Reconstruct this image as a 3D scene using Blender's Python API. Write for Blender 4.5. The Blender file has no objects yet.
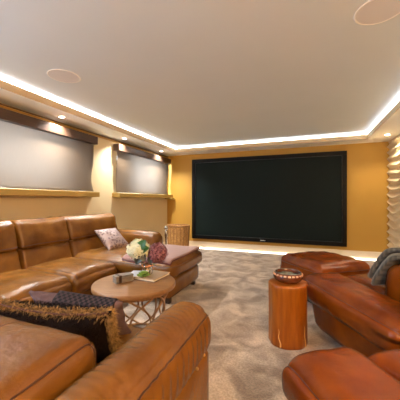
import bpy, bmesh, math, random
from mathutils import Vector, Matrix, noise, Euler
random.seed(7)
C = bpy.context.scene.collection
PI = math.pi
V = Vector

# ------------------------------------------------------------------ materials
def srgb(r, g, b):
    f = lambda c: (c/255/12.92) if c/255 <= .04045 else ((c/255+.055)/1.055)**2.4
    return (f(r), f(g), f(b), 1)

def mat(name, col, rough=.5, col2=None, scale=6., detail=4., metal=0., bump=0., bscale=60., spec=.5,
        mid=.5, width=.25, stretch=None, sheen=0., bump2=0., bscale2=10., coat=0.):
    m = bpy.data.materials.new(name); m.use_nodes = True
    nt = m.node_tree; N = nt.nodes; L = nt.links
    b = N['Principled BSDF']
    b.inputs['Base Color'].default_value = col
    b.inputs['Roughness'].default_value = rough
    b.inputs['Metallic'].default_value = metal
    b.inputs['Specular IOR Level'].default_value = spec
    if sheen: b.inputs['Sheen Weight'].default_value = sheen
    if coat:
        b.inputs['Coat Weight'].default_value = coat
    tc = N.new('ShaderNodeTexCoord'); src = tc.outputs['Object']
    if stretch:
        mp = N.new('ShaderNodeMapping'); mp.inputs['Scale'].default_value = stretch
        L.new(src, mp.inputs['Vector']); src = mp.outputs['Vector']
    if col2:
        n = N.new('ShaderNodeTexNoise'); n.inputs['Scale'].default_value = scale; n.inputs['Detail'].default_value = detail
        L.new(src, n.inputs['Vector'])
        r = N.new('ShaderNodeValToRGB')
        r.color_ramp.elements[0].position = mid-width; r.color_ramp.elements[0].color = col
        r.color_ramp.elements[1].position = mid+width; r.color_ramp.elements[1].color = col2
        L.new(n.outputs['Fac'], r.inputs['Fac']); L.new(r.outputs['Color'], b.inputs['Base Color'])
    last = None
    for s_, bs in ((bump, bscale), (bump2, bscale2)):
        if not s_: continue
        n = N.new('ShaderNodeTexNoise'); n.inputs['Scale'].default_value = bs; n.inputs['Detail'].default_value = 5
        L.new(src, n.inputs['Vector'])
        bp = N.new('ShaderNodeBump'); bp.inputs['Strength'].default_value = s_; bp.inputs['Distance'].default_value = .01
        L.new(n.outputs['Fac'], bp.inputs['Height'])
        if last: L.new(last, bp.inputs['Normal'])
        last = bp.outputs['Normal']
    if last: L.new(last, b.inputs['Normal'])
    return m

def emit(name, col, strength):
    m = bpy.data.materials.new(name); m.use_nodes = True
    nt = m.node_tree; nt.nodes.clear()
    e = nt.nodes.new('ShaderNodeEmission'); e.inputs['Color'].default_value = col; e.inputs['Strength'].default_value = strength
    o = nt.nodes.new('ShaderNodeOutputMaterial'); nt.links.new(e.outputs[0], o.inputs[0])
    return m

M = {}
M['tan'] = mat('tan_leather', srgb(88, 52, 14), .27, srgb(130, 86, 33), 5, 7, bump=.14, bscale=380, bump2=.32, bscale2=26, spec=.36)
M['tan_dk'] = mat('tan_leather_seam', srgb(66, 36, 14), .5)
M['cognac'] = mat('cognac_leather', srgb(82, 29, 2), .27, srgb(140, 68, 6), 5, 7, bump=.14, bscale=380, bump2=.4, bscale2=20, spec=.32)
M['cog_dk'] = mat('cognac_leather_seam', srgb(66, 24, 6), .5)
M['foot'] = mat('dark_foot', srgb(40, 26, 18), .5)
M['ochre'] = mat('ochre_paint', srgb(190, 146, 58), .6, srgb(194, 151, 64), 2, 2, bump=.03, bscale=300)
M['beige'] = mat('beige_paint', srgb(208, 190, 150), .65, srgb(212, 195, 156), 2, 2, bump=.03, bscale=300)
M['white'] = mat('white_paint', srgb(242, 244, 244), .7, srgb(244, 246, 246), 2, 2)
M['ceil'] = mat('ceiling_paint', srgb(216, 222, 224), .8, srgb(219, 225, 227), 2, 2)
M['skirt'] = mat('skirting_paint', srgb(238, 226, 200), .45)
M['panel'] = mat('wave_panel_plaster', srgb(228, 210, 176), .6)
M['dark_wood'] = mat('dark_brown_timber', srgb(62, 44, 34), .3, srgb(84, 62, 48), 8, 4, stretch=(20, 1, 20), spec=.6)
M['gold_wood'] = mat('gold_timber', srgb(190, 150, 78), .45, srgb(170, 128, 60), 8, 3, stretch=(20, 1, 20))
M['screen'] = mat('dark_screen', srgb(20, 32, 32), .5, spec=.12)
M['black'] = mat('black_frame', srgb(9, 9, 10), .45, spec=.2)
M['grey_line'] = mat('grey_bezel', srgb(34, 42, 44), .4)
M['logo'] = mat('silver_mark', srgb(220, 222, 222), .3)
M['grille'] = mat('speaker_grille', srgb(222, 218, 216), .6, bump=.3, bscale=700)
M['rimw'] = mat('speaker_rim', srgb(240, 236, 228), .45)
M['chrome'] = mat('brushed_silver', srgb(205, 205, 205), .22, metal=1)
M['brass'] = mat('brass', srgb(214, 172, 96), .3, metal=1)
M['oak'] = mat('oak_top', srgb(122, 84, 48), .42, srgb(150, 108, 66), 5, 6, stretch=(2, 14, 14), bump=.06, bscale=60)
M['rod'] = mat('bronzed_rod', srgb(168, 128, 86), .38, srgb(140, 100, 62), 20, 3, metal=.35)
M['log'] = mat('varnished_log', srgb(124, 60, 3), .34, srgb(164, 90, 12), 5, 6, stretch=(7, 7, .9), spec=.5, bump=.12, bscale=12)
M['logtop'] = mat('log_end_grain', srgb(146, 76, 16), .42, srgb(170, 96, 28), 9, 4)
M['bark'] = mat('pale_bark_streak', srgb(226, 178, 110), .5)
M['bronze'] = mat('glazed_bronze_clay', srgb(74, 34, 16), .2, srgb(110, 54, 26), 9, 4, spec=.7, coat=.4)
M['bowl_in'] = mat('green_silver_glaze', srgb(70, 76, 62), .25, srgb(150, 150, 130), 30, 3, spec=.7)
M['cream_glaze'] = mat('cream_glaze_patch', srgb(222, 178, 140), .25, srgb(170, 96, 60), 40, 2)
M['umber'] = mat('umber_paint', srgb(96, 74, 50), .7)
M['cream'] = mat('cream_paint', srgb(198, 172, 132), .7)
M['sill'] = mat('shaded_ledge_ochre', srgb(164, 132, 62), .6)  # the wall ochre made darker, its shade put into the colour
M['wicker'] = mat('straw_wicker', srgb(156, 112, 58), .6, srgb(214, 168, 104), 26, 3)
M['wicker_dk'] = mat('wicker_band', srgb(128, 88, 42), .6, srgb(176, 130, 72), 30, 3)
M['greywood'] = mat('weathered_grey_timber', srgb(98, 90, 82), .6, srgb(140, 132, 122), 14, 5, stretch=(2, 12, 12))
M['strap'] = mat('dark_strap', srgb(58, 36, 26), .5)
M['cover'] = mat('cream_book_cover', srgb(176, 150, 120), .4)
M['cover_dk'] = mat('brown_book_cover', srgb(96, 72, 58), .45)
M['page'] = mat('book_pages', srgb(228, 214, 190), .8)
M['mag'] = mat('blue_grey_cover', srgb(158, 164, 178), .35, srgb(190, 192, 200), 30, 2)
M['petal_w'] = mat('cream_petals', srgb(212, 212, 170), .6, srgb(236, 236, 208), 30, 2, sheen=.2)
M['petal_p'] = mat('dusky_pink_petals', srgb(92, 40, 54), .6, srgb(172, 118, 122), 55, 2, width=.14, spec=.2)
M['plum'] = mat('plum_gap_shade', srgb(60, 24, 34), .7)  # dark core colour standing in for shade between the pink petals
M['leaf'] = mat('dark_green_leaf', srgb(34, 72, 26), .4, srgb(58, 104, 40), 20, 2)
M['leaf_dk'] = mat('plum_leaf', srgb(44, 30, 26), .45, srgb(36, 52, 26), 20, 2)
M['stem'] = mat('stem_green', srgb(96, 112, 50), .5)
M['moss'] = mat('green_succulent', srgb(92, 130, 48), .5, srgb(140, 168, 80), 40, 2)
M['orange'] = mat('orange_ribbon', srgb(222, 138, 70), .5)
M['purple'] = mat('plum_grey_fabric', srgb(84, 64, 64), .85, srgb(106, 84, 82), 40, 3, sheen=0.0, spec=.12, bump=.2, bscale=300)
M['fur'] = mat('dark_brown_fur', srgb(14, 8, 6), .95, srgb(26, 15, 10), 60, 4, spec=.08, bump=.6, bscale=160)
M['fringe'] = mat('golden_fringe', srgb(44, 27, 13), .7, srgb(190, 150, 92), 60, 2, spec=.2)
M['redfab'] = mat('rust_fabric', srgb(92, 48, 30), .85, srgb(60, 30, 22), 60, 3)
M['mauve'] = mat('mauve_blanket', srgb(146, 108, 102), .9, srgb(160, 122, 114), 50, 3, sheen=.3, bump=.25, bscale=350)
M['mauve_dk'] = mat('mauve_blanket_edge', srgb(96, 44, 40), .9)
M['tree_bark'] = M['log']

def pattern(name, c1, c2, scale, rough=.7, metal=0.):
    m = mat(name, c1, rough, metal=metal)
    nt = m.node_tree; N = nt.nodes; L = nt.links
    tc = N.new('ShaderNodeTexCoord'); v = N.new('ShaderNodeTexVoronoi'); v.inputs['Scale'].default_value = scale
    L.new(tc.outputs['Object'], v.inputs['Vector'])
    r = N.new('ShaderNodeValToRGB'); r.color_ramp.elements[0].position = .3; r.color_ramp.elements[1].position = .5
    r.color_ramp.elements[0].color = c1; r.color_ramp.elements[1].color = c2
    L.new(v.outputs['Distance'], r.inputs['Fac']); L.new(r.outputs['Color'], N['Principled BSDF'].inputs['Base Color'])
    return m
M['silverfab'] = pattern('silver_mauve_damask', srgb(96, 72, 68), srgb(150, 128, 122), 30, .5)

def stripes(name, c1, c2, scale, axis='Y', rough=.9):
    m = mat(name, c1, rough, sheen=.3, bump=.25, bscale=350)
    nt = m.node_tree; N = nt.nodes; L = nt.links
    tc = N.new('ShaderNodeTexCoord'); w = N.new('ShaderNodeTexWave'); w.bands_direction = axis
    w.inputs['Scale'].default_value = scale; w.inputs['Distortion'].default_value = .6
    L.new(tc.outputs['Object'], w.inputs['Vector'])
    r = N.new('ShaderNodeValToRGB'); r.color_ramp.elements[0].position = .35; r.color_ramp.elements[1].position = .6
    r.color_ramp.elements[0].color = c1; r.color_ramp.elements[1].color = c2
    L.new(w.outputs['Fac'], r.inputs['Fac']); L.new(r.outputs['Color'], N['Principled BSDF'].inputs['Base Color'])
    return m
M['throw'] = stripes('grey_wool', srgb(70, 66, 58), srgb(98, 94, 82), 9)
M['throw_lt'] = mat('cream_wool', srgb(150, 140, 120), .9, sheen=.3, bump=.25, bscale=350)

def checker(name, c1, c2, sx, sz):
    m = mat(name, c1, .7, spec=.2)
    nt = m.node_tree; N = nt.nodes; L = nt.links
    tc = N.new('ShaderNodeTexCoord'); mp = N.new('ShaderNodeMapping'); mp.inputs['Scale'].default_value = (sx, sx, sz)
    mp.inputs['Location'].default_value = (0, .003, 0)
    ch = N.new('ShaderNodeTexChecker'); ch.inputs['Scale'].default_value = 1
    ch.inputs['Color1'].default_value = c1; ch.inputs['Color2'].default_value = c2
    L.new(tc.outputs['Object'], mp.inputs['Vector']); L.new(mp.outputs['Vector'], ch.inputs['Vector'])
    L.new(ch.outputs['Color'], N['Principled BSDF'].inputs['Base Color'])
    return m
M['check'] = checker('black_sequin_check', srgb(10, 7, 8), srgb(58, 42, 44), 75, 75)

def carpet():
    m = mat('taupe_carpet', srgb(150, 128, 106), .95, sheen=.25)
    nt = m.node_tree; N = nt.nodes; L = nt.links; b = N['Principled BSDF']
    tc = N.new('ShaderNodeTexCoord')
    n1 = N.new('ShaderNodeTexNoise'); n1.inputs['Scale'].default_value = 4.5; n1.inputs['Detail'].default_value = 5; n1.inputs['Distortion'].default_value = .8
    n2 = N.new('ShaderNodeTexNoise'); n2.inputs['Scale'].default_value = 70; n2.inputs['Detail'].default_value = 4
    L.new(tc.outputs['Object'], n1.inputs['Vector']); L.new(tc.outputs['Object'], n2.inputs['Vector'])
    r1 = N.new('ShaderNodeValToRGB'); r1.color_ramp.elements[0].position = .36; r1.color_ramp.elements[1].position = .66
    r1.color_ramp.elements[0].color = srgb(140, 120, 103); r1.color_ramp.elements[1].color = srgb(210, 191, 170)
    L.new(n1.outputs['Fac'], r1.inputs['Fac'])
    r2 = N.new('ShaderNodeValToRGB'); r2.color_ramp.elements[0].position = .3; r2.color_ramp.elements[1].position = .7
    r2.color_ramp.elements[0].color = (.55, .53, .5, 1); r2.color_ramp.elements[1].color = (1.15, 1.15, 1.15, 1)
    L.new(n2.outputs['Fac'], r2.inputs['Fac'])
    mx = N.new('ShaderNodeMix'); mx.data_type = 'RGBA'; mx.blend_type = 'MULTIPLY'; mx.inputs['Factor'].default_value = .8
    L.new(r1.outputs['Color'], mx.inputs['A']); L.new(r2.outputs['Color'], mx.inputs['B'])
    L.new(mx.outputs['Result'], b.inputs['Base Color'])
    bp = N.new('ShaderNodeBump'); bp.inputs['Strength'].default_value = .7; bp.inputs['Distance'].default_value = .012
    n3 = N.new('ShaderNodeTexNoise'); n3.inputs['Scale'].default_value = 160; n3.inputs['Detail'].default_value = 3
    L.new(tc.outputs['Object'], n3.inputs['Vector']); L.new(n3.outputs['Fac'], bp.inputs['Height'])
    L.new(bp.outputs['Normal'], b.inputs['Normal'])
    return m
M['carpet'] = carpet()

def blind_mat():
    m = bpy.data.materials.new('taupe_blind_fabric'); m.use_nodes = True
    nt = m.node_tree; N = nt.nodes; L = nt.links; b = N['Principled BSDF']
    b.inputs['Roughness'].default_value = .42; b.inputs['Specular IOR Level'].default_value = .5
    tc = N.new('ShaderNodeTexCoord'); mp = N.new('ShaderNodeMapping'); mp.inputs['Scale'].default_value = (1, 40, 2)
    n = N.new('ShaderNodeTexNoise'); n.inputs['Scale'].default_value = 6; n.inputs['Detail'].default_value = 3
    L.new(tc.outputs['Object'], mp.inputs['Vector']); L.new(mp.outputs['Vector'], n.inputs['Vector'])
    r = N.new('ShaderNodeValToRGB'); r.color_ramp.elements[0].color = srgb(112, 92, 72); r.color_ramp.elements[1].color = srgb(132, 112, 90)
    L.new(n.outputs['Fac'], r.inputs['Fac']); L.new(r.outputs['Color'], b.inputs['Base Color'])
    t = N.new('ShaderNodeBsdfTranslucent'); t.inputs['Color'].default_value = srgb(148, 141, 134)
    mx = N.new('ShaderNodeMixShader'); mx.inputs['Fac'].default_value = .45
    L.new(b.outputs[0], mx.inputs[1]); L.new(t.outputs[0], mx.inputs[2])
    L.new(mx.outputs[0], N['Material Output'].inputs['Surface'])
    return m
M['blind'] = blind_mat()

def glass_mat(name, tint=(1, 1, 1, 1)):
    m = bpy.data.materials.new(name); m.use_nodes = True
    b = m.node_tree.nodes['Principled BSDF']
    b.inputs['Base Color'].default_value = tint; b.inputs['Roughness'].default_value = .02
    b.inputs['Transmission Weight'].default_value = 1; b.inputs['IOR'].default_value = 1.45
    return m
M['glass'] = glass_mat('clear_glass')
M['led'] = emit('warm_led', (.94, .97, 1, 1), 12)
M['led_floor'] = emit('floor_led', (1, .90, .76, 1), 6)
M['lens'] = emit('downlight_lens', (1, .86, .66, 1), 30)

# ------------------------------------------------------------------ helpers
def obj(name, bm, m, parent=None, off=None, smooth=True):
    if off is not None: bmesh.ops.translate(bm, verts=bm.verts, vec=-V(off))
    bmesh.ops.recalc_face_normals(bm, faces=bm.faces)
    me = bpy.data.meshes.new(name); bm.to_mesh(me); bm.free()
    if smooth:
        for p in me.polygons: p.use_smooth = True
    ms = m if isinstance(m, (list, tuple)) else [m]
    for k in ms: me.materials.append(M[k])
    o = bpy.data.objects.new(name, me); C.objects.link(o)
    if parent is not None: o.parent = parent
    return o

def tag(o, label, cat, group=None, kind=None):
    o['label'] = label; o['category'] = cat
    if group: o['group'] = group
    if kind: o['kind'] = kind
    return o

def thing(name, label, cat, loc=(0, 0, 0), rotz=0, group=None):
    o = bpy.data.objects.new(name, None); C.objects.link(o)
    o.location = loc; o.rotation_euler = (0, 0, rotz); o.empty_display_size = .1
    return tag(o, label, cat, group)

def struct(name, bm, m, smooth=False):
    o = obj(name, bm, m, smooth=smooth); o['kind'] = 'structure'; return o

def box(bm, lo, hi, bevel=0., seg=2):
    r = bmesh.ops.create_cube(bm, size=1)
    vs = r['verts']
    for v in vs:
        v.co = V(((lo[0]+hi[0])/2+v.co.x*(hi[0]-lo[0]), (lo[1]+hi[1])/2+v.co.y*(hi[1]-lo[1]), (lo[2]+hi[2])/2+v.co.z*(hi[2]-lo[2])))
    if bevel:
        es = list({e for v in vs for e in v.link_edges})
        bmesh.ops.bevel(bm, geom=es, offset=bevel, segments=seg, affect='EDGES', profile=.5)
    return bm

def nb(): return bmesh.new()

def lattice(bm, n, f):
    """surface of an nx*ny*nz lattice box; f(p) -> position, p in [-1,1]^3; returns {ijk: BMVert}"""
    nx, ny, nz = n; L = {}
    def vert(i, j, k):
        key = (i, j, k)
        if key not in L:
            L[key] = bm.verts.new(f(V((2*i/nx-1, 2*j/ny-1, 2*k/nz-1))))
        return L[key]
    def quad(a, b, c, d):
        try: bm.faces.new([vert(*a), vert(*b), vert(*c), vert(*d)])
        except ValueError: pass
    for i in range(nx):
        for j in range(ny):
            for k in (0, nz): quad((i, j, k), (i+1, j, k), (i+1, j+1, k), (i, j+1, k))
    for i in range(nx):
        for k in range(nz):
            for j in (0, ny): quad((i, j, k), (i+1, j, k), (i+1, j, k+1), (i, j, k+1))
    for j in range(ny):
        for k in range(nz):
            for i in (0, nx): quad((i, j, k), (i, j+1, k), (i, j+1, k+1), (i, j, k+1))
    return L

def soft(center, half, r, n=(18, 18, 10), puff=(0, 0, 0), fn=None, rot=None, wob=0., wfreq=6., seed=0., bm=None):
    """a padded rounded block. Returns (bm, {ijk: Vector})"""
    bm = bm or nb(); c = V(center); h = half
    rr = r if isinstance(r, (tuple, list)) else (r, r, r)
    R = rot.to_matrix() if isinstance(rot, Euler) else rot
    sd = V((seed*3.1, seed*1.7, seed*2.3))
    def f(p):
        q = [0, 0, 0]; d = [0, 0, 0]
        for a in range(3):
            t = math.copysign(1-(1-abs(p[a]))**1.45, p[a]) if p[a] else 0.
            P = t*h[a]; lim = h[a]-rr[a]
            q[a] = max(-lim, min(lim, P)); d[a] = (P-q[a])/rr[a]
        dv = V(d); dv.normalize()
        P = V([q[a]+rr[a]*dv[a] for a in range(3)])
        P.x += puff[0]*p.x*(1-p.y**2)*(1-p.z**2)
        P.y += puff[1]*p.y*(1-p.x**2)*(1-p.z**2)
        P.z += puff[2]*p.z*(1-p.x**2)*(1-p.y**2)
        if wob:
            nn = V((p.x/h[0], p.y/h[1], p.z/h[2])); nn.normalize()
            P += nn*wob*(noise.noise((P+c)*wfreq+sd)+.5*noise.noise((P+c)*wfreq*2.3+sd))
        if fn: P = fn(P, p)
        if R is not None: P = R @ P
        return P+c
    L = lattice(bm, n, f)
    return bm, {k: v.co.copy() for k, v in L.items()}

def tube(bm, pts, r, closed=False, seg=6, taper=None):
    pts = [V(p) for p in pts]; n = len(pts); rings = []
    prev = None
    for i in range(n):
        a = pts[(i-1) % n] if (closed or i > 0) else pts[i]
        b = pts[(i+1) % n] if (closed or i < n-1) else pts[i]
        t = (b-a)
        if t.length < 1e-9: t = V((0, 0, 1))
        t.normalize()
        if prev is None:
            up = V((0, 0, 1)) if abs(t.z) < .9 else V((1, 0, 0))
            u = t.cross(up)
        else:
            u = prev - t*prev.dot(t)
        u.normalize(); prev = u; w = t.cross(u)
        rad = r*(taper(i/(n-1)) if taper else 1)
        rings.append([bm.verts.new(pts[i]+u*rad*math.cos(2*PI*k/seg)+w*rad*math.sin(2*PI*k/seg)) for k in range(seg)])
    for i in range(n if closed else n-1):
        A, B = rings[i], rings[(i+1) % n]
        for k in range(seg): bm.faces.new([A[k], A[(k+1) % seg], B[(k+1) % seg], B[k]])
    if not closed:
        bm.faces.new(rings[0][::-1]); bm.faces.new(rings[-1])
    return bm

def lathe(bm, prof, seg=40, center=(0, 0, 0), closed=False, fn=None):
    c = V(center); rings = []
    for (r, z) in prof:
        ring = []
        for k in range(seg):
            a = 2*PI*k/seg
            p = V((r*math.cos(a), r*math.sin(a), z))
            if fn: p = fn(p, a)
            ring.append(bm.verts.new(p+c))
        rings.append(ring)
    for i in range(len(rings)-1):
        for k in range(seg):
            bm.faces.new([rings[i][k], rings[i][(k+1) % seg], rings[i+1][(k+1) % seg], rings[i+1][k]])
    if closed:
        for k in range(seg):
            bm.faces.new([rings[-1][k], rings[-1][(k+1) % seg], rings[0][(k+1) % seg], rings[0][k]])
    else:
        bm.faces.new(rings[0][::-1]); bm.faces.new(rings[-1])
    return bm

def row(L, n, i=None, j=None, k=None):
    """a line of surface points on a lattice with two indices fixed"""
    if i is None: return [L[(a, j, k)] for a in range(n[0]+1)]
    if j is None: return [L[(i, a, k)] for a in range(n[1]+1)]
    return [L[(i, j, a)] for a in range(n[2]+1)]

def loop_x(L, n, i):
    p = [(i, a, n[2]) for a in range(n[1]+1)] + [(i, n[1], a) for a in range(n[2]-1, -1, -1)] + \
        [(i, a, 0) for a in range(n[1]-1, -1, -1)] + [(i, 0, a) for a in range(1, n[2])]
    return [L[q] for q in p]

def loop_z(L, n, k):
    p = [(a, 0, k) for a in range(n[0]+1)] + [(n[0], a, k) for a in range(1, n[1]+1)] + \
        [(a, n[1], k) for a in range(n[0]-1, -1, -1)] + [(0, a, k) for a in range(n[1]-1, 0, -1)]
    return [L[q] for q in p]

# ------------------------------------------------------------------ room dims
XL, XR, YB, YN = -3.0, 1.41, 5.6, -2.2
ZS, ZC = 2.11, 2.226
CXL, CXR, CYB, CYN = -2.60, 1.0, 5.22, -1.8
CAMZ = 1.08

# floor / ceiling / walls
bm = nb(); box(bm, (XL-.3, YN-.1, -.1), (XR+.15, YB+.15, 0)); struct('floor', bm, 'carpet')
bm = nb(); box(bm, (XL-.3, YN-.1, ZC), (XR+.15, YB+.15, ZC+.1)); struct('ceiling', bm, 'ceil')
bm = nb(); box(bm, (XL-.3, YB, 0), (XR+.15, YB+.15, ZC)); struct('wall_back', bm, 'ochre')
bm = nb(); box(bm, (XL-.3, YN-.1, 0), (XR+.15, YN, ZC)); struct('wall_near', bm, 'umber')
W1, W2, W_ADDED = (.95, 3.10), (3.78, 5.45), (-1.9, .25)  # last opening is added out of view to let in cool fill
bm = nb()
box(bm, (XL-.3, YN, 0), (XL, YB, 1.17))
box(bm, (XL-.3, YN, 1.97), (XL, YB, ZC))
for a, b in ((YN, W_ADDED[0]), (W_ADDED[1], W1[0]), (W1[1], W2[0]), (W2[1], YB)): box(bm, (XL-.3, a, 1.17), (XL, b, 1.97))
struct('wall_left', bm, 'beige')
# right wall with carved wave relief
bm = nb()
ys = [YN+(YB-YN)*0+i*(3.6-YN)/6 for i in range(6)] + [3.6+i*(YB-3.6)/70 for i in range(71)]
zs = [i*ZS/230 for i in range(231)]
grid = []
for y in ys:
    col = []
    for z in zs:
        w = noise.noise(V((y*1.1, z*.9, 3.)))*1.4+noise.noise(V((y*3.1, z*2.1, 9.)))*.35+.5*math.sin(y*2.6)
        ph = z/.125+w*.75
        fr = ph-math.floor(ph)
        s = (1-abs(2*fr-1))**1.35
        col.append(bm.verts.new((XR-.006-.046*s, y, z)))
    grid.append(col)
for i in range(len(ys)-1):
    for k in range(len(zs)-1): bm.faces.new([grid[i][k], grid[i+1][k], grid[i+1][k+1], grid[i][k+1]])
box(bm, (XR, YN, 0), (XR+.15, YB, ZC))
struct('wall_right', bm, 'panel', smooth=True)
# soffit ring with lip
bm = nb()
for lo, hi in (((XL, YN, ZS), (CXL, YB, 2.188)), ((CXR, YN, ZS), (XR, YB, 2.188)),
               ((CXL, CYB, ZS), (CXR, YB, 2.188)), ((CXL, YN, ZS), (CXR, CYN, 2.188))): box(bm, lo, hi)
struct('trim_1', bm, 'white')
bm = nb(); w_ = .004
for lo, hi in (((CXL, CYN, ZS), (CXL+w_, CYB, 2.188)), ((CXR-w_, CYN, ZS), (CXR, CYB, 2.188)),
               ((CXL+w_, CYB-w_, ZS), (CXR-w_, CYB, 2.188)), ((CXL+w_, CYN, ZS), (CXR-w_, CYN+w_, 2.188))): box(bm, lo, hi)
struct('trim_6', bm, 'cream')
# baseboard along the screen wall and round the corner under the wave wall
bm = nb(); box(bm, (XL, YB-.02, 0), (XR-.04, YB, .155), .005); struct('baseboard_back', bm, 'skirt')
bm = nb(); box(bm, (XR-.065, YN, 0), (XR-.03, YB-.02, .155), .005); struct('baseboard_right', bm, 'skirt')
bm = nb(); box(bm, (XL, YN, 0), (XL+.02, YB-.02, .12), .005); struct('baseboard_left', bm, 'skirt')
# window ledges and the cornice strip over the blinds
bm = nb(); box(bm, (XL, .5, 1.125), (XL+.15, 3.20, 1.20), .006); struct('trim_2', bm, 'sill')
bm = nb(); box(bm, (XL, 3.655, 1.125), (XL+.15, YB, 1.20), .006)
box(bm, (XL+.02, YB-.16, 1.10), (XL+.22, YB-.02, 1.125), .004); struct('trim_3', bm, 'sill')
bm = nb(); box(bm, (XL, .3, 2.062), (XL+.02, YB, 2.085), .004); struct('trim_4', bm, 'gold_wood')
bm = nb(); box(bm, (XL, .3, 2.085), (XL+.03, YB, 2.096), .003); struct('trim_5', bm, 'dark_wood')
# windows behind the two blinds, then the added one out of view
for k, (a, b) in enumerate((W1, W2, W_ADDED)):
    w = bpy.data.objects.new('window_%d' % (k+1), None); C.objects.link(w); w['kind'] = 'structure'; w.location = (XL-.24, (a+b)/2, 1.17)
    bm = nb(); x0, x1 = XL-.27, XL-.21
    for lo, hi in (((x0, a, 1.17), (x1, a+.06, 1.97)), ((x0, b-.06, 1.17), (x1, b, 1.97)), ((x0, a+.06, 1.17), (x1, b-.06, 1.23)),
                   ((x0, a+.06, 1.91), (x1, b-.06, 1.97)), ((x0, (a+b)/2-.03, 1.23), (x1, (a+b)/2+.03, 1.91))): box(bm, lo, hi, .004)
    obj('window_frame', bm, 'white', w, w.location, smooth=False)
    bm = nb(); box(bm, (XL-.245, a+.05, 1.22), (XL-.237, b-.05, 1.92)); obj('pane', bm, 'glass', w, w.location, smooth=False)

# ------------------------------------------------------------------ blinds
def blind(a, b, label):
    t = thing('roller_blind', label, 'blind', (XL+.06, (a+b)/2, 1.2), 0, 'roller blinds on the left wall')
    bm = nb(); box(bm, (XL+.012, a-.012, 1.905), (XL+.135, b+.02, 2.02), .006)
    obj('pelmet', bm, 'dark_wood', t, t.location, smooth=False)
    bm = nb()
    ny, nz = 60, 24
    def f(p):
        y = (a+b)/2+p.y*(b-a)/2; z = 1.207+(p.z+1)/2*(1.93-1.207)
        low = ((1-p.z)/2)
        edge = max(0, abs(p.y)-.86)/.14
        bow = .012*math.sin(y*5.1)*low+.006*math.sin(y*11+z*4)*low
        bow += .035*edge**1.5*low**.7*math.sin(z*7+1)
        y -= math.copysign(.018*edge*math.sin((1-low)*5.5), p.y)*low**.4
        return V((XL+.068+bow+p.x*.0012, y, z))
    lattice(bm, (1, ny, nz), f)
    fb = obj('fabric', bm, 'blind', t, t.location)
    bm = nb(); tube(bm, [(XL+.068+.012*math.sin(y*5.1), y, 1.212) for y in [a+.02+(b-a-.04)*i/30 for i in range(31)]], .007)
    obj('bottom_bar', bm, 'dark_wood', t, t.location)
    return t
blind(.75, 3.16, 'taupe roller blind with dark pelmet on the window nearest the camera')
blind(3.68, 5.52, 'taupe roller blind with dark pelmet on the window beside the screen wall')

# ------------------------------------------------------------------ projector screen
SX0, SX1, SZ0, SZ1 = -2.345, .735, .222, 1.985
t = thing('projector_screen', 'huge dark projection screen in a black frame on the ochre end wall', 'screen', ((SX0+SX1)/2, YB, SZ0))
fw = .075
bm = nb()
for lo, hi in (((SX0, YB-.06, SZ0), (SX1, YB-.002, SZ0+fw)), ((SX0, YB-.06, SZ1-fw), (SX1, YB-.002, SZ1)),
               ((SX0, YB-.06, SZ0+fw), (SX0+fw, YB-.002, SZ1-fw)), ((SX1-fw, YB-.06, SZ0+fw), (SX1, YB-.002, SZ1-fw))): box(bm, lo, hi, .004)
obj('frame', bm, 'black', t, t.location, smooth=False)
bm = nb(); box(bm, (SX0+fw, YB-.03, SZ0+fw), (SX1-fw, YB-.02, SZ1-fw)); obj('screen_panel', bm, 'screen', t, t.location, smooth=False)
bm = nb(); e = .008
for lo, hi in (((SX0+fw, YB-.045, SZ0+fw), (SX1-fw, YB-.028, SZ0+fw+e)), ((SX0+fw, YB-.045, SZ1-fw-e), (SX1-fw, YB-.028, SZ1-fw)),
               ((SX0+fw, YB-.045, SZ0+fw+e), (SX0+fw+e, YB-.028, SZ1-fw-e)), ((SX1-fw-e, YB-.045, SZ0+fw+e), (SX1-fw, YB-.028, SZ1-fw-e))): box(bm, lo, hi)
obj('inner_bezel', bm, 'grey_line', t, t.location, smooth=False)
bm = nb(); cx = -.78
for k, dx in enumerate((-.045, -.02, .005, .03)): box(bm, (cx+dx, YB-.0635, SZ0+.026), (cx+dx+.018, YB-.0595, SZ0+.044), .002)
obj('logo', bm, 'logo', t, t.location, smooth=False)

# ------------------------------------------------------------------ lamps
bm = nb(); e = .003; t_ = .012; zb, zt = 2.1885, 2.1955
for lo, hi in (((CXL-t_, CYN-t_, zb), (CXL-e, CYB+t_, zt)), ((CXR+e, CYN-t_, zb), (CXR+t_, CYB+t_, zt)),
               ((CXL-e, CYB+e, zb), (CXR+e, CYB+t_, zt)), ((CXL-e, CYN-t_, zb), (CXR+e, CYN-e, zt))): box(bm, lo, hi)
o = obj('light_strip', bm, 'led', smooth=False); tag(o, 'warm white LED strip running round the raised ceiling edge', 'light strip')
bm = nb(); box(bm, (XL+.3, YB-.034, .002), (XR-.07, YB-.022, .016), .002)
o = obj('light_strip', bm, 'led_floor', smooth=False); tag(o, 'white LED strip along the carpet at the foot of the screen wall', 'light strip')

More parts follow.
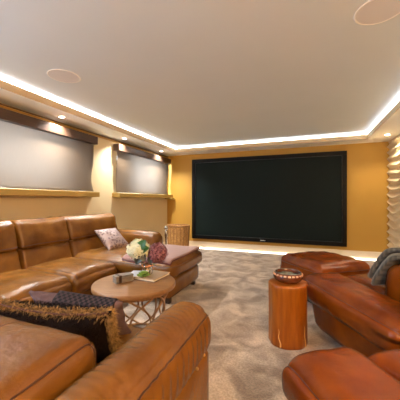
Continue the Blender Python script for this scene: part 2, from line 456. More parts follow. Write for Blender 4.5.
dl = []
for y in (-.0, 1.24, 2.47, 3.71, 4.95): dl.append((-2.79, y))
for y in (4.99, 3.6, 2.2, .8, -.6): dl.append((1.22, y))
names = {(-2.79, 2.47): 'round ceiling downlight above the blind nearest the camera', (-2.79, 3.71): 'round ceiling downlight above the gap between the two blinds',
         (-2.79, 4.95): 'round ceiling downlight above the blind beside the screen wall', (1.22, 4.99): 'round ceiling downlight in the corner above the wave-carved wall'}
for (x, y) in dl:
    lamp = bpy.data.lights.new('downlight_lamp', 'SPOT'); lamp.energy = (20 if x > 0 else 60)*(.8 if y < 1 else 1)
    lamp.color = (1, .80, .56) if x > 0 else (1, .97, .93)
    lamp.spot_size = 2.3; lamp.spot_blend = .8; lamp.shadow_soft_size = .04
    lo = bpy.data.objects.new('downlight_lamp', lamp); C.objects.link(lo); lo.location = (x, y, ZS-.02)
    if (x, y) not in names: continue
    t = thing('downlight', names[(x, y)], 'ceiling light', (x, y, ZS), 0, 'recessed downlights')
    bm = nb(); lathe(bm, [(.030, -.001), (.042, -.001), (.044, -.005), (.040, -.009), (.030, -.006)], 32, closed=True); obj('bezel', bm, 'rimw', t)
    bm = nb(); lathe(bm, [(.001, -.001), (.030, -.001), (.030, -.004), (.001, -.004)], 24); obj('lens', bm, 'lens', t)
for (x, y, lab) in ((-2.07, 1.86, 'round white ceiling speaker near the left light strip'), (.43, 1.90, 'round white ceiling speaker at the top right of the ceiling')):
    t = thing('ceiling_speaker', lab, 'speaker', (x, y, ZC), 0, 'ceiling speakers')
    bm = nb(); lathe(bm, [(.128, 0), (.140, 0), (.141, -.002), (.136, -.005), (.128, -.0045)], 64, closed=True); obj('rim', bm, 'rimw', t)
    bm = nb(); lathe(bm, [(.001, -.001), (.128, -.001), (.128, -.003), (.001, -.004)], 64); obj('grille', bm, 'grille', t, smooth=False)

# ------------------------------------------------------------------ corner sofa
S = thing('corner_sofa', 'tan leather corner sofa with chaise along the left wall', 'sofa', (-2.1, 1.8, 0))
so = V(S.location)
def sp(name, bm, m='tan', parent=None): return obj(name, bm, m, parent or S, so)
DIV = [.72, 1.19, 1.79, 2.39, 3.27]
XF = -1.86
# bases
bm, _ = soft((-2.38, 1.85, .165), (.50, 1.40, .105), .03, (8, 24, 6)); sp('base', bm)
bm, _ = soft((-1.73, .72, .165), (1.14, .47, .105), .03, (16, 10, 6)); sp('base', bm)
def roll(amount, axis=0):
    def f(P, p):
        return P
    return f
def seat(x0, x1, y0, y1, zt=.418, th=.10, seed=0):
    n = (26, 24, 10)
    def fn(P, p):
        # front edge swells and droops a little
        fr = max(0, p.x)
        P.z -= .020*fr**3*(1 if p.z > 0 else .4)
        P.z += .010*math.sin(p.y*2.5+seed)*(1-p.x**2)*(p.z > 0)
        return P
    bm, L = soft(((x0+x1)/2, (y0+y1)/2, zt-th), ((x1-x0)/2, (y1-y0)/2-.004, th), (.09, .045, .085), n, (.015, .0, .022), fn, wob=.008, wfreq=7, seed=seed)
    o = sp('seat_cushion', bm)
    for j in (3, n[1]-3):
        bm = nb(); tube(bm, row(L, n, j=j, k=n[2])[2:], .0022, seg=5); sp('seam', bm, 'tan_dk', o)
    return o
seat(-2.58, XF, 1.192, 1.788, seed=1)
seat(-2.58, XF, 1.792, 2.388, seed=2)
seat(-2.58, XF-.03, .72, 1.188, seed=3)
# chaise: deck and long cushion
bm, _ = soft((-1.96, 2.835, .165), (.70, .425, .115), (.09, .09, .05), (26, 16, 8), (.01, .01, 0), wob=.006, seed=4); sp('chaise_base', bm)
n = (40, 24, 10)
bm, L = soft((-1.90, 2.832, .355), (.69, .436, .092), (.09, .10, .075), n, (.012, .01, .018), wob=.008, wfreq=7, seed=5)
o = sp('chaise_cushion', bm)
bm = nb(); tube(bm, loop_z(L, n, 7), .003, closed=True); sp('seam', bm, 'tan_dk', o)
# backs
def back_unit(y0, y1, seed):
    w = (y1-y0)/2-.006; yc = (y0+y1)/2
    n = (10, 22, 12)
    def fl(P, p): P.x -= .05*p.z; return P
    bm, L = soft((-2.66, yc, .49), (.13, w, .135), (.06, .03, .05), n, (.014, 0, 0), fl, wob=.008, wfreq=8, seed=seed); sp('lumbar_cushion', bm)
    def fh(P, p):
        P.x -= .07*(p.z+.2)*.7
        P.z += .012*abs(p.y)**2*(p.z > 0)
        return P
    bm, L = soft((-2.67, yc, .735), (.095, w, .140), (.055, .028, .055), n, (.014, 0, .006), fh, wob=.010, wfreq=8, seed=seed+7)
    h = sp('headrest', bm)
    bm = nb(); tube(bm, row(L, n, i=n[0], k=2)[1:-1], .0028, seg=5); sp('seam', bm, 'tan_dk', h)
back_unit(1.19, 1.79, 1); back_unit(1.79, 2.39, 2); back_unit(2.39, 3.27, 3); back_unit(.62, 1.18, 4)
bm, _ = soft((-2.855, 1.86, .40), (.085, 1.39, .30), .05, (6, 30, 8)); sp('back_frame', bm)
# far arm beyond the chaise
n = (30, 12, 12)
def fa(P, p):
    P.z -= .03*max(0, p.x)**2
    return P
bm, L = soft((-2.42, 3.395, .35), (.50, .115, .275), (.09, .085, .09), n, (.0, .012, .01), fa, wob=.006, seed=6); a_ = sp('armrest', bm)
bm = nb(); tube(bm, row(L, n, j=0, k=n[2])[2:], .003, seg=5); sp('seam', bm, 'tan_dk', a_)
# near section: seat along +Y, low back beside the camera, end arm
for k, (x0, x1) in enumerate(((-1.22, -.60), (-1.85, -1.225))):
    n = (22, 18, 8)
    bm, L = soft(((x0+x1)/2, .90, .335), ((x1-x0)/2-.003, .31, .10), (.045, .09, .085), n, (0, .01, .02), wob=.007, seed=8+k); sp('seat_cushion', bm)
for k, (x0, x1) in enumerate(((-1.30, -.605), (-2.0, -1.305), (-2.70, -2.005))):
    n = (28, 22, 12)
    def fb(P, p):
        t_ = (1-p.y)/2              # 0 at the seat side, 1 at the rear
        P.z -= (.045*t_**1.5+.0*t_)*(p.z+1)/2
        P.z -= .018*max(0, p.y)**3*(p.z > 0)
        return P
    bm, L = soft(((x0+x1)/2, .475, .495), ((x1-x0)/2-.003, .235, .17), (.05, .11, .075), n, (.012, .01, .014), fb, wob=.006, wfreq=6, seed=20+k)
    o = sp('backrest', bm)
    bm = nb(); lp = loop_x(L, n, n[0])
    tube(bm, lp, .0032, closed=True, seg=6); sp('seam', bm, 'tan_dk', o)
    bm = nb(); tube(bm, row(L, n, i=int(n[0]*.55), k=n[2]), .002, seg=5); sp('seam', bm, 'tan_dk', o)
bm, _ = soft((-1.75, .30, .35), (1.13, .06, .22), .04, (24, 6, 8)); sp('back_frame', bm)
# end arm: padded cap with gathered creases, flat outer panel below
n = (20, 150, 14)
def farm(P, p):
    y = P.y
    end = max(0, p.y-.72)/.28
    P.z -= .030*end**2*(p.z > 0)
    top = max(0, p.z)**2*(1-abs(p.x)**4)
    w = noise.noise(V((P.x*9, y*4, 1.3)))
    amp = .0044*(.55+.8*noise.noise(V((y*5, P.x*4, 7.))))
    P.z += amp*top*math.sin((y+.35*P.x*P.x*6)*210+4*w+14*P.x)
    P.z += .006*top*noise.noise(V((P.x*7, y*9, 4.)))
    P.x += .0025*math.sin(y*140+3*w)*max(0, p.x)*(1-p.z**2)
    return P
bm, L = soft((-.488, .62, .50), (.105, .555, .115), (.09, .08, .085), n, (.006, 0, .010), farm)
a_ = sp('armrest', bm)
bm = nb(); tube(bm, row(L, n, i=n[0], k=n[2]-3)[4:-2], .003, seg=6); sp('seam', bm, 'tan_dk', a_)
bm, _ = soft((-.488, .615, .235), (.092, .535, .185), (.03, .03, .03), (8, 20, 8), (.006, 0, 0)); sp('side_panel', bm)
for (yy, zz) in ((1.03, .445), (.955, .432)):
    bm = nb(); lathe(bm, [(.001, .004), (.004, .004), (.006, .001), (.006, -.006), (.001, -.006)], 16)
    bmesh.ops.rotate(bm, verts=bm.verts, matrix=Matrix.Rotation(PI/2, 3, 'Y')); bmesh.ops.translate(bm, verts=bm.verts, vec=(-.381, yy, zz))
    sp('recline_button', bm, 'brass')
for (fx, fy) in ((-1.95, 1.30), (-1.33, 2.50), (-1.33, 3.17), (-2.7, 3.2), (-.68, 1.05), (-.68, .35), (-1.9, .35), (-2.8, .6)):
    bm = nb(); box(bm, (fx-.03, fy-.03, 0), (fx+.03, fy+.03, .075), .006); sp('foot', bm, 'foot')

# ------------------------------------------------------------------ armchairs
def armchair(label, loc, rz):
    t = thing('leather_armchair', label, 'armchair', loc, rz, 'cognac armchairs')
    P_ = lambda name, bm, m='cognac', par=None: obj(name, bm, m, par or t)
    bm, _ = soft((0, -.03, .17), (.44, .44, .10), .03, (14, 14, 6)); P_('base', bm)
    n = (24, 28, 10)
    def fs(P, p):
        P.z -= .025*max(0, p.y)**3
        return P
    bm, L = soft((0, .13, .352), (.285, .345, .10), (.06, .10, .08), n, (.0, .02, .025), fs, wob=.009, wfreq=7, seed=loc[0]*5)
    P_('seat_cushion', bm)
    n = (20, 14, 16)
    def fk(P, p):
        P.y -= .05*(p.z+1)/2
        P.y -= .04*max(0, p.z)**2
        return P
    bm, L = soft((0, -.145, .505), (.285, .17, .19), (.06, .11, .11), n, (.0, .035, .012), fk, wob=.008, wfreq=8, seed=loc[1])
    b_ = P_('backrest', bm)
    bm = nb(); tube(bm, loop_x(L, n, 0), .003, closed=True); P_('seam', bm, 'cog_dk', b_)
    bm, _ = soft((0, -.40, .36), (.50, .07, .27), .05, (16, 6, 10)); P_('back_frame', bm)
    for s in (-1, 1):
        n = (18, 40, 14)
        def fa_(P, p, s=s):
            out = p.x*s                      # 1 on the outer side
            P.z -= .022*max(0, out+.1)**1.6*max(0, p.z)      # cap slopes outward
            P.z -= .055*max(0, p.y-.55)**2/.2*(p.z > 0)       # nose dips at the front
            P.x += s*.008*(1-p.y**2)
            P.z -= .012*(1-p.y)*(p.z > 0)
            if p.z < 0: P.x -= s*.012*(-p.z)*max(0, out)
            return P
        bm, L = soft((s*.455, .01, .375), (.175, .488, .115), (.09, .07, .085), n, (.006, .006, .006), fa_, wob=.008, wfreq=6, seed=loc[0]+s)
        a = P_('armrest', bm)
        bm = nb(); i = n[0] if s > 0 else 0
        tube(bm, row(L, n, i=i, k=n[2])[1:-1], .0032, seg=6)
        P_('seam', bm, 'cog_dk', a)
        bm, _ = soft((s*.455, -.01, .185), (.115, .44, .125), (.05, .06, .05), (10, 24, 8), (.01, .01, 0), lambda P, p, s=s: V((P.x-s*.035*(1-p.z)/2*max(0, p.x*s), P.y-.05*(1-p.z)/2*max(0, p.y), P.z)), wob=.006, seed=s*3)
        P_('side_panel', bm)
        for yy in (-.33, .30):
            bm = nb(); box(bm, (s*.40-.025, yy-.025, 0), (s*.40+.025, yy+.025, .075), .005); P_('foot', bm, 'foot')
    return t
armchair('cognac leather armchair behind the log stool with a grey throw on it', (.735, 2.29, 0), math.radians(30))
armchair('cognac leather armchair nearest the camera at the bottom right', (.69, 1.075, 0), math.radians(33))

# throw folded over the back of the far armchair
T = thing('throw_blanket', 'grey wool throw folded over the back of the far cognac armchair', 'blanket', (.7475, 2.28, 0), math.radians(30))
def sweep(path, th, x0, x1, n=(10, 40, 2), wav=.004):
    pts = [V((0, a, b)) for a, b in path]
    seg = [(pts[i+1]-pts[i]).length for i in range(len(pts)-1)]; tot = sum(seg)
    def at(s):
        d = s*tot
        for i, l in enumerate(seg):
            if d <= l or i == len(seg)-1: return pts[i].lerp(pts[i+1], min(1, d/l))
            d -= l
    bm = nb()
    def f(p):
        s = (p.y+1)/2
        a, b = at(max(0, s-.03)), at(min(1, s+.03)); tg = (b-a).normalized(); nr = V((0, -tg.z, tg.y))
        c = (at(max(0, s-.02))+at(s)+at(min(1, s+.02)))/3
        c = c+nr*(p.z*th/2+wav*math.sin(s*14+p.x*3))
        c.x = (x0+x1)/2+p.x*(x1-x0)/2+.006*math.sin(s*11)
        return c
    lattice(bm, n, f)
    return bm
pathA = [(.115, .50), (.075, .58), (.02, .66), (-.05, .722), (-.14, .748), (-.24, .738), (-.33, .70)]
obj('top_fold', sweep([(y+.012, z+.020) for y, z in pathA], .026, -.29, .22), 'throw', T)
obj('middle_fold', sweep([(y-.008, z-.004) for y, z in pathA], .014, -.278, .23), 'throw_lt', T)
obj('lower_fold', sweep([(y-.024, z-.022) for y, z in pathA], .022, -.294, .22), 'throw', T)

# ------------------------------------------------------------------ ottoman
t = thing('ottoman', 'puffy square cognac leather ottoman in front of the screen', 'ottoman', (.19, 3.26, 0), math.radians(38))
n = (26, 26, 12)
def fo(P, p):
    side = (1-p.z**2)
    e_ = max(abs(p.x), abs(p.y))
    if e_ > .97:
        ang = math.atan2(P.y, P.x)
        P.x *= 1+.010*side*math.sin(ang*46)*(.5-.5*p.z); P.y *= 1+.010*side*math.sin(ang*46)*(.5-.5*p.z)
    k = 1+.04*side
    P.x *= k; P.y *= k
    return P
bm, L = soft((0, 0, .25), (.325, .325, .195), (.06, .06, .06), n, (.012, .012, .022), fo, wob=.010, wfreq=7)
o = obj('cushion', bm, 'cognac', t)
bm = nb(); tube(bm, loop_z(L, n, 9), .003, closed=True); obj('seam', bm, 'cog_dk', o)
bm = nb(); box(bm, (-.24, -.24, .0), (.24, .24, .075), .01); obj('plinth', bm, 'foot', t)

# ------------------------------------------------------------------ log stool and bowl
t = thing('log_stool', 'varnished orange log stool standing on the carpet between the armchairs', 'stool', (-.115, 2.165, 0), .3)
def flog(p, a):
    w = 1+.035*math.sin(2*a+.5)+.018*math.sin(5*a+1)+.012*math.sin(9*a)
    w *= 1+.02*noise.noise(V((math.cos(a)*2, math.sin(a)*2, p.z*4)))
    return V((p.x*w, p.y*w, p.z))
prof = [(.001, 0), (.139, 0), (.143, .006)] + [(.143-.003*math.sin(i/14*PI), .006+.435*i/14) for i in range(1, 15)]
prof += [(.140, .449), (.136, .452), (.001, .452)]
bm = nb(); lathe(bm, prof, 72, fn=flog); obj('trunk', bm, 'log', t)
bm = nb(); lathe(bm, [(.001, .4525), (.125, .4525), (.130, .4515), (.001, .4515)], 72, fn=flog); obj('cut_top', bm, 'logtop', t)
bm = nb()
for a0, h in ((4.10, .13), (5.55, .15)):
    bm = nb()
    pts = []
    for i in range(12):
        z = .008+h*i/11; a = a0+.03*math.sin(i*.8)-.1*i/11
        q = flog(V((.1425*math.cos(a), .1425*math.sin(a), z)), a); pts.append(q)
    tube(bm, pts, .006, taper=lambda u: 1-.8*u)
    obj('bark_streak', bm, 'bark', t)

t = thing('bowl', 'squat brown glazed bowl standing on the log stool', 'bowl', (-.115, 2.165, .4525))
outer = [(.045, 0), (.075, .004), (.098, .020), (.110, .040), (.109, .056), (.100, .072), (.094, .079)]
inner = [(.090, .077), (.097, .056), (.097, .040), (.080, .016), (.001, .012)]
bm = nb(); lathe(bm, [(.001, 0)]+outer+inner, 56); obj('body', bm, 'bronze', t)
bm = nb(); lathe(bm, [(.091, .077), (.094, .0795), (.097, .0775), (.094, .0750)], 56, closed=True); obj('rim', bm, 'bowl_in', t)
bm = nb()
for k in range(22):
    a = 2*PI*k/22; c = V((  .1055*math.cos(a), .1055*math.sin(a), .063))
    soft(c, (.004, .0105, .007), .0035, (2, 4, 3), rot=Euler((0, -.62, a)), bm=bm)
obj('glaze_patch', bm, 'cream_glaze', t)
bm = nb(); lathe(bm, [(.001, .0480), (.060, .050), (.090, .054), (.093, .052), (.001, .030)], 40,
                 fn=lambda p, a: V((p.x, p.y, p.z+.006*noise.noise(V((p.x*40, p.y*40, 0)))))); obj('filling', bm, 'bowl_in', t)

# ------------------------------------------------------------------ coffee table
TX, TY, TZ = -1.210, 1.735, .452
t = thing('coffee_table', 'round oak coffee table on a woven lattice base before the sofa', 'table', (TX, TY, 0), .4)
bm = nb(); lathe(bm, [(.001, TZ-.036), (.300, TZ-.036), (.308, TZ-.033), (.311, TZ-.028), (.311, TZ-.008), (.307, TZ-.001), (.302, TZ), (.001, TZ)], 96); obj('tabletop', bm, 'oak', t)
for z, r in ((TZ-.046, .272), (.012, .258)):
    bm = nb(); tube(bm, [(r*math.cos(2*PI*i/64), r*math.sin(2*PI*i/64), z) for i in range(64)], .009, closed=True, seg=8); obj('base_ring', bm, 'rod', t)
for k in range(8):
    for s in (-1, 1):
        pts = []
        for i in range(19):
            u = i/18; z = .012+(TZ-.060)*u
            a = 2*PI*k/8+s*(.66*math.sin(u*PI)+.06)
            r = .258+.014*u-.045*math.sin(u*PI)+s*.006
            pts.append((r*math.cos(a), r*math.sin(a), z))
        bm = nb(); tube(bm, pts, .0075, seg=7); obj('lattice_rod', bm, 'rod', t)

# grey timber block with strap
t = thing('storage_box', 'small grey timber box with dark strap on the coffee table', 'box', (-1.300, 1.712, TZ), math.radians(62))
bm = nb(); box(bm, (-.07, -.034, 0), (.07, .034, .038), .003); obj('body', bm, 'greywood', t, smooth=False)
bm = nb(); box(bm, (-.071, -.035, .039), (.071, .035, .055), .003); obj('lid', bm, 'greywood', t, smooth=False)
bm = nb(); box(bm, (-.046, -.037, .0), (-.026, .037, .0575), .002); obj('strap', bm, 'strap', t, smooth=False)
# magazine and book
t = thing('magazine', 'thin blue-grey magazine lying on the table behind the grey box', 'magazine', (-1.305, 1.925, TZ), math.radians(14))
bm = nb(); box(bm, (-.075, -.085, .0005), (.075, .085, .006), .001); obj('pages', bm, 'page', t, smooth=False)
bm = nb(); box(bm, (-.076, -.086, .006), (.076, .086, .0075)); obj('cover', bm, 'mag', t, smooth=False)
BZ = TZ
t = thing('book', 'cream hardback book lying on the coffee table under the flowers', 'book', (-1.150, 1.895, BZ), math.radians(-3))
bm = nb(); box(bm, (-.092, -.112, .004), (.092, .112, .018)); obj('pages', bm, 'page', t, smooth=False)
bm = nb(); box(bm, (-.097, -.118, .0), (.097, .118, .004), .001); box(bm, (-.097, -.118, .004), (-.092, .118, .018), .001); obj('back_cover', bm, 'cover_dk', t, smooth=False)
bm = nb(); box(bm, (-.097, -.118, .018), (.097, .118, .022), .001); obj('front_cover', bm, 'cover', t, smooth=False)
BT = BZ+.022
# vase with succulent filling
VX, VY = -1.195, 1.885
t = thing('glass_vase', 'small clear glass vase on the book holding the flowers', 'vase', (VX, VY, BT))
bm = nb(); lathe(bm, [(.001, 0), (.034, 0), (.044, .010), (.047, .030), (.040, .056), (.036, .066), (.040, .078), (.037, .078), (.033, .066), (.037, .055), (.043, .030), (.040, .012), (.032, .006), (.001, .006)], 40)
obj('vessel', bm, 'glass', t)
bm = nb()
for k in range(16):
    a = 2*PI*k/16+random.random(); z = .067+.008*random.random(); q = [(.043*math.cos(a+j*.12), .043*math.sin(a+j*.12), z+.004*math.sin(j)) for j in range(5)]
    tube(bm, q, .0045)
obj('ribbon', bm, 'orange', t)
t = thing('succulent', 'small green succulent rosette on the book beside the glass vase', 'plant', (VX+.012, VY-.072, BT))
bm = nb()
for ring in range(4):
    m_ = 9-ring
    for k in range(m_):
        a = 2*PI*k/m_+ring*.4; el = .15+.32*ring; rr = .040-.008*ring
        d = V((math.cos(a)*math.cos(el), math.sin(a)*math.cos(el), math.sin(el)))
        c = V((0, 0, .010+.005*ring))+d*rr*.75
        soft(c, (rr*.55, .009, .0045), .004, (4, 4, 2), rot=d.to_track_quat('X', 'Z').to_matrix(), bm=bm)
obj('rosette', bm, 'moss', t)
bm = nb(); lathe(bm, [(.001, .0), (.020, .0), (.026, .006), (.020, .014), (.001, .015)], 20); obj('moss_base', bm, 'stem', t)

def hydrangea(name, label, center, R, petal, base, leafs, squash=.9, count=150, seed=1, base_mat='stem'):
    rnd = random.Random(seed)
    t = thing(name, label, 'flower', base)
    off = V(base); c0 = V(center)
    bm = nb()
    for k in range(count):
        z = 1-2*(k+.5)/count; a = k*2.39996; r = math.sqrt(max(0, 1-z*z))
        d = V((r*math.cos(a), r*math.sin(a), z))
        wob = 1+.14*noise.noise(d*2.6+V((seed, 0, 0)))+rnd.uniform(-.06, .05)
        p = c0+V((d.x*R*wob, d.y*R*wob, d.z*R*squash*wob))
        d2 = (d+V((rnd.uniform(-.35, .35), rnd.uniform(-.35, .35), rnd.uniform(-.35, .35)))).normalized()
        q = d2.to_track_quat('Z', 'Y').to_matrix() @ Matrix.Rotation(rnd.random()*PI, 3, 'Z')
        s = R*.19*rnd.uniform(.85, 1.2)
        cv = bm.verts.new(p)
        for m_ in range(4):
            aa = m_*PI/2
            pts = [(.55, -.50, .10), (1.05, -.32, .05), (1.15, .0, .12), (1.05, .32, .05), (.55, .50, .10)]
            vs = [cv]
            for (u, w, h) in pts:
                x = u*math.cos(aa)-w*math.sin(aa); y = u*math.sin(aa)+w*math.cos(aa)
                vs.append(bm.verts.new(p+q @ V((x*s, y*s, h*s))))
            bm.faces.new(vs)
    obj('flower_head', bm, petal, t, off, smooth=False)
    bm, _ = soft(c0, (R*.78, R*.78, R*.78*squash), (R*.77, R*.77, R*.77*squash), (10, 10, 10)); obj('gap_shade_core', bm, base_mat, t, off)  # darker ball added inside so gaps between petals look shaded
    bm = nb(); b = V(base); ctrl = c0+V((0, 0, -R*.7))
    pts = [b.lerp(ctrl, i/9)+V((0, 0, .012*math.sin(i/9*PI))) for i in range(10)]
    tube(bm, pts, .0035); obj('stem', bm, 'stem', t, off)
    for (lc, d, ln, wd, mk) in leafs:
        bm = nb(); d = V(d).normalized(); side = d.cross(V((.3, -.8, .5))).normalized(); up = side.cross(d)
        gr = []
        for i in range(9):
            u = i/8; w = wd*math.sin(PI*u**.8)**.8+.0005
            gr.append([bm.verts.new(V(lc)+d*ln*u+side*w*v+up*(.12*ln*math.sin(PI*u)-.25*w*(1-abs(v))+.001*h_)) for h_ in (0, 1) for v in (-1, -.5, 0, .5, 1)])
        for i in range(8):
            for v in range(4):
                for h_ in (0, 5):
                    bm.faces.new([gr[i][v+h_], gr[i+1][v+h_], gr[i+1][v+1+h_], gr[i][v+1+h_]])
        obj('leaf', bm, mk, t, off)
    return t
hydrangea('white_hydrangea', 'big creamy white hydrangea in the glass vase on the coffee table', (-1.280, 1.895, .665), .088, 'petal_w', (VX-.010, VY, BT+.012),
          [((-1.245, 1.84, .675), (.42, .10, .62), .105, .036, 'leaf'), ((-1.235, 1.85, .665), (.60, .05, .25), .085, .030, 'leaf'), ((-1.24, 1.85, .66), (.35, .0, -.55), .09, .030, 'leaf_dk'),
           ((-1.22, 1.86, .64), (-.35, -.2, -.6), .09, .032, 'leaf_dk'), ((-1.25, 1.86, .63), (-.15, -.2, -.7), .08, .03, 'leaf_dk')], .93, 170, 3)
hydrangea('pink_hydrangea', 'dusky pink dried hydrangea in the glass vase beside the white bloom', (-1.130, 1.945, .640), .078, 'petal_p', (VX+.012, VY+.008, BT+.012),
          [((-1.18, 1.90, .62), (.3, -.3, -.7), .07, .022, 'leaf_dk')], 1.02, 150, 8, 'plum')

# ------------------------------------------------------------------ cushions
def pillow(bm, a, b, T_, n=(22, 2, 22), sag=0., conc=.07):
    nx, ny, nz = n
    def f(p):
        e_ = max(0, (1-p.x**2))*max(0, (1-p.z**2))
        th = T_*e_**.42+.006
        x = a*p.x*(1-conc*(1-p.z**2)); z = b*p.z*(1-conc*(1-p.x**2))
        x += .01*noise.noise(V((p.x*2, p.z*2, a*9))); z -= sag*(1-p.x**2)*(p.z+1)/2
        th *= 1+.15*noise.noise(V((p.x*2.2+a*30, p.y, p.z*2.2)))
        return V((x, p.y*th, z))
    return lattice(bm, n, f)
def orient(o, loc, rot): o.location = loc; o.rotation_euler = rot

t = thing('cushion', 'silver mauve patterned cushion leaning on the sofa back beside the chaise', 'cushion')
orient(t, (-2.35, 2.87, .572), Euler((math.radians(-48), math.radians(0), math.radians(84)), 'XYZ'))
bm = nb(); pillow(bm, .18, .175, .06); obj('cover', bm, 'silverfab', t)

t = thing('cushion', 'plum grey cushion with black checked band behind the fringed brown cushion', 'cushion')
orient(t, (-.985, .985, .538), Euler((math.radians(30), math.radians(2), math.radians(10)), 'XYZ'))
bm = nb(); pillow(bm, .235, .120, .05, sag=.01); obj('cover', bm, 'purple', t)
bm = nb()
def fband(p):
    x = .235*(p.x*.70+.25)*.93*.97; z = .103+.014*(p.z+1)/2
    pz = z/.120; px = x/(.235*.95)
    th = .05*(max(0, 1-px**2)*max(0, 1-pz**2))**.42+.011
    return V((x, th*p.y, z-.01*(1-p.x**2)*(pz+1)/2))
lattice(bm, (30, 2, 8), fband); obj('checked_band', bm, 'check', t)

t = thing('cushion', 'dark brown furry cushion with golden fringe behind the nearest sofa back', 'cushion')
orient(t, (-.955, .826, .533), Euler((math.radians(20), math.radians(-2.5), math.radians(4)), 'XYZ'))
A_, B_ = .29, .130
bm = nb(); pillow(bm, A_, B_, .085, sag=.02); cov = obj('cover', bm, 'fur', t)
bm = nb()
rnd = random.Random(5)
def edge_pt(s):   # top edge left to right, then down the right edge
    if s < .62:
        px = -1+2*s/.62; pz = 1
    else:
        px = 1; pz = 1-2*(s-.62)/.38
    x = A_*px*(1-.07*(1-pz**2)); z = B_*pz*(1-.07*(1-px**2))-.02*(1-px**2)*(pz+1)/2
    d = V((0, 0, 1)) if s < .62 else V((1, 0, 0))
    return V((x, 0, z)), d
for k in range(3800):
    s = rnd.random(); p, d = edge_pt(s)
    out = (d*rnd.uniform(.2, 1)+V((rnd.uniform(-.6, .6), rnd.uniform(-1.3, .7), rnd.uniform(-1.2, .3)))).normalized()
    ln = rnd.uniform(.014, .028)
    p = p+V((rnd.uniform(-.012, .006), rnd.uniform(-.018, .018), rnd.uniform(-.020, .006)))
    tube(bm, [p, p+out*ln*.55, p+out*ln+V((0, 0, -.006))], .0017, seg=3, taper=lambda u: 1-.75*u)
o = obj('fringe', bm, 'fringe', t)
bm = nb()
for k in range(2600):
    px, pz = rnd.uniform(-.93, .93), rnd.uniform(-.2, .95); sd = rnd.choice((-1, 1))
    th = .085*(max(0, 1-px**2)*max(0, 1-pz**2))**.42+.005
    p = V((A_*px*(1-.07*(1-pz**2)), sd*th, B_*pz*(1-.07*(1-px**2))-.02*(1-px**2)*(pz+1)/2))
    out = V((rnd.uniform(-.6, .6), sd*.6, rnd.uniform(-.9, .4))).normalized(); ln = rnd.uniform(.014, .028)
    tube(bm, [p-out*.003, p+out*ln*.6, p+out*ln+V((0, 0, -.004))], .0014, seg=3, taper=lambda u: 1-.8*u)
obj('fur_pile', bm, 'fur', t)
bm = nb(); tube(bm, [edge_pt(.62*i/30)[0]+V((0, -.012, .004)) for i in range(31)], .004, seg=8); obj('edging', bm, 'redfab', t)

# mauve throw on the chaise
t = thing('throw_blanket', 'folded mauve throw spread over the end of the chaise', 'blanket', (-1.55, 2.83, .44), math.radians(0))
def fold(x0, x1, y0, y1, z, th, drop, mk, name):
    bm = nb()
    def f(p):
        x = (x0+x1)/2+p.x*(x1-x0)/2; y = (y0+y1)/2+p.y*(y1-y0)/2+.012*math.sin(p.x*3)
        zz = z+.018*(1-((x+.30)/.70)**2)*(1-((y)/.45)**2)+.004*math.sin(x*17+y*9)+p.z*th/2
        # drape over the near edge
        if y < -.36:
            d = -.36-y
            zz -= drop*(d/.1)**1.6; y = -.36-d*.75
        if x > .24:
            zz -= .02*((x-.24)/.1)**2
        return V((x, y, zz))
    lattice(bm, (36, 40, 2), f)
    return obj(name, bm, mk, t)
fold(-.30, .295, -.435, .41, .012, .010, .05, 'mauve_dk', 'under_fold')
fold(-.30, .290, -.43, .405, .024, .016, .045, 'mauve', 'top_fold')

# ------------------------------------------------------------------ basket
t = thing('wicker_basket', 'tall straw wicker basket in the corner left of the screen', 'basket', (-2.42, 5.00, 0))
H, NS, NR = .545, 160, 60
bm = nb()
prof = [(.20+.025*i/NR, H*i/NR) for i in range(NR+1)]
def fbk(p, a):
    i = p.z/H*26; k = 1+.035*math.sin(a*20)*math.cos(i*PI)+.012*abs(math.sin(i*PI))
    return V((p.x*k, p.y*k, p.z))
lathe(bm, [(.001, 0)]+prof+[(.205, H), (.20, H-.03), (.185, .05), (.001, .04)], NS, fn=fbk); obj('body', bm, 'wicker', t)
bm = nb()
for ph in (0, PI):
    tube(bm, [((.222+.008*math.cos(i*.9+ph))*math.cos(2*PI*i/160), (.222+.008*math.cos(i*.9+ph))*math.sin(2*PI*i/160), H+.004+.010*math.sin(i*.9+ph)) for i in range(160)], .012, closed=True)
obj('rim', bm, 'wicker_dk', t)
for k in range(20):
    a = 2*PI*k/20
    bm = nb(); tube(bm, [((.206+.027*i/10)*math.cos(a), (.206+.027*i/10)*math.sin(a), .005+(H-.01)*i/10) for i in range(11)], .007, seg=6); obj('stake', bm, 'wicker_dk', t)

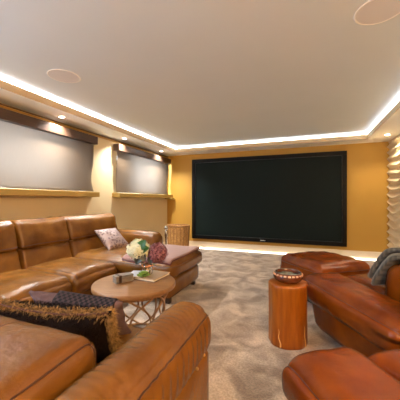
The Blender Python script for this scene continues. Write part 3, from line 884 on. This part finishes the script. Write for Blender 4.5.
# slim silver ornament behind the chaise arm
t = thing('floor_ornament', 'slim silver ornament standing on the carpet behind the far sofa arm', 'ornament', (-2.045, 3.78, 0))
bm = nb(); lathe(bm, [(.001, 0), (.06, 0), (.06, .010), (.02, .02), (.014, .05), (.013, .40), (.018, .46), (.026, .52), (.02, .58), (.014, .60), (.001, .60)], 28); obj('stand', bm, 'chrome', t)
bm = nb(); bmesh.ops.create_uvsphere(bm, u_segments=24, v_segments=16, radius=.036); bmesh.ops.translate(bm, verts=bm.verts, vec=(0, 0, .632)); obj('ball', bm, 'chrome', t)

# ------------------------------------------------------------------ light, world, camera
w = bpy.data.worlds.new('daylight'); bpy.context.scene.world = w; w.use_nodes = True
bg = w.node_tree.nodes['Background']; bg.inputs[0].default_value = (.72, .86, 1, 1); bg.inputs[1].default_value = 3

def area(loc, rot, sx, sy, e_, col, name):
    l = bpy.data.lights.new(name, 'AREA'); l.shape = 'RECTANGLE'; l.size = sx; l.size_y = sy; l.energy = e_; l.color = col
    o = bpy.data.objects.new(name, l); C.objects.link(o); o.location = loc; o.rotation_euler = rot
    return o
for (a, b), e_ in ((W1, 52), (W2, 54), (W_ADDED, 62)):  # last light is added cool fill, tilted up towards the ceiling
    area((XL-.19, (a+b)/2, 1.57), (0, -PI/2 if a > 0 else -2.2, 0), .6, (b-a)*.55, e_, (.74, .87, 1) if a > 0 else (.46, .70, 1), 'window_daylight')
# added unseen fill light behind the camera, warms the ceiling at right
l = bpy.data.lights.new('added_warm_fill', 'POINT'); l.energy = 66; l.color = (1, .60, .27); l.shadow_soft_size = .12
o = bpy.data.objects.new('added_warm_fill', l); C.objects.link(o); o.location = (1.05, -.75, 1.75)

cam = bpy.data.cameras.new('camera'); co = bpy.data.objects.new('camera', cam); C.objects.link(co)
cam.sensor_width = 36; cam.lens = 268/400*36; cam.clip_start = .03; cam.clip_end = 60
co.location = (0, 0, CAMZ); co.rotation_euler = (PI/2, 0, math.radians(21.2))
sc = bpy.context.scene; sc.camera = co
sc.view_settings.view_transform = 'Standard'; sc.view_settings.look = 'None'; sc.view_settings.gamma = 1
sc.view_settings.use_curve_mapping = False
sc.view_settings.exposure = 1.22
sc.cycles.use_denoising = True
sc.cycles.max_bounces = 10; sc.cycles.diffuse_bounces = 6
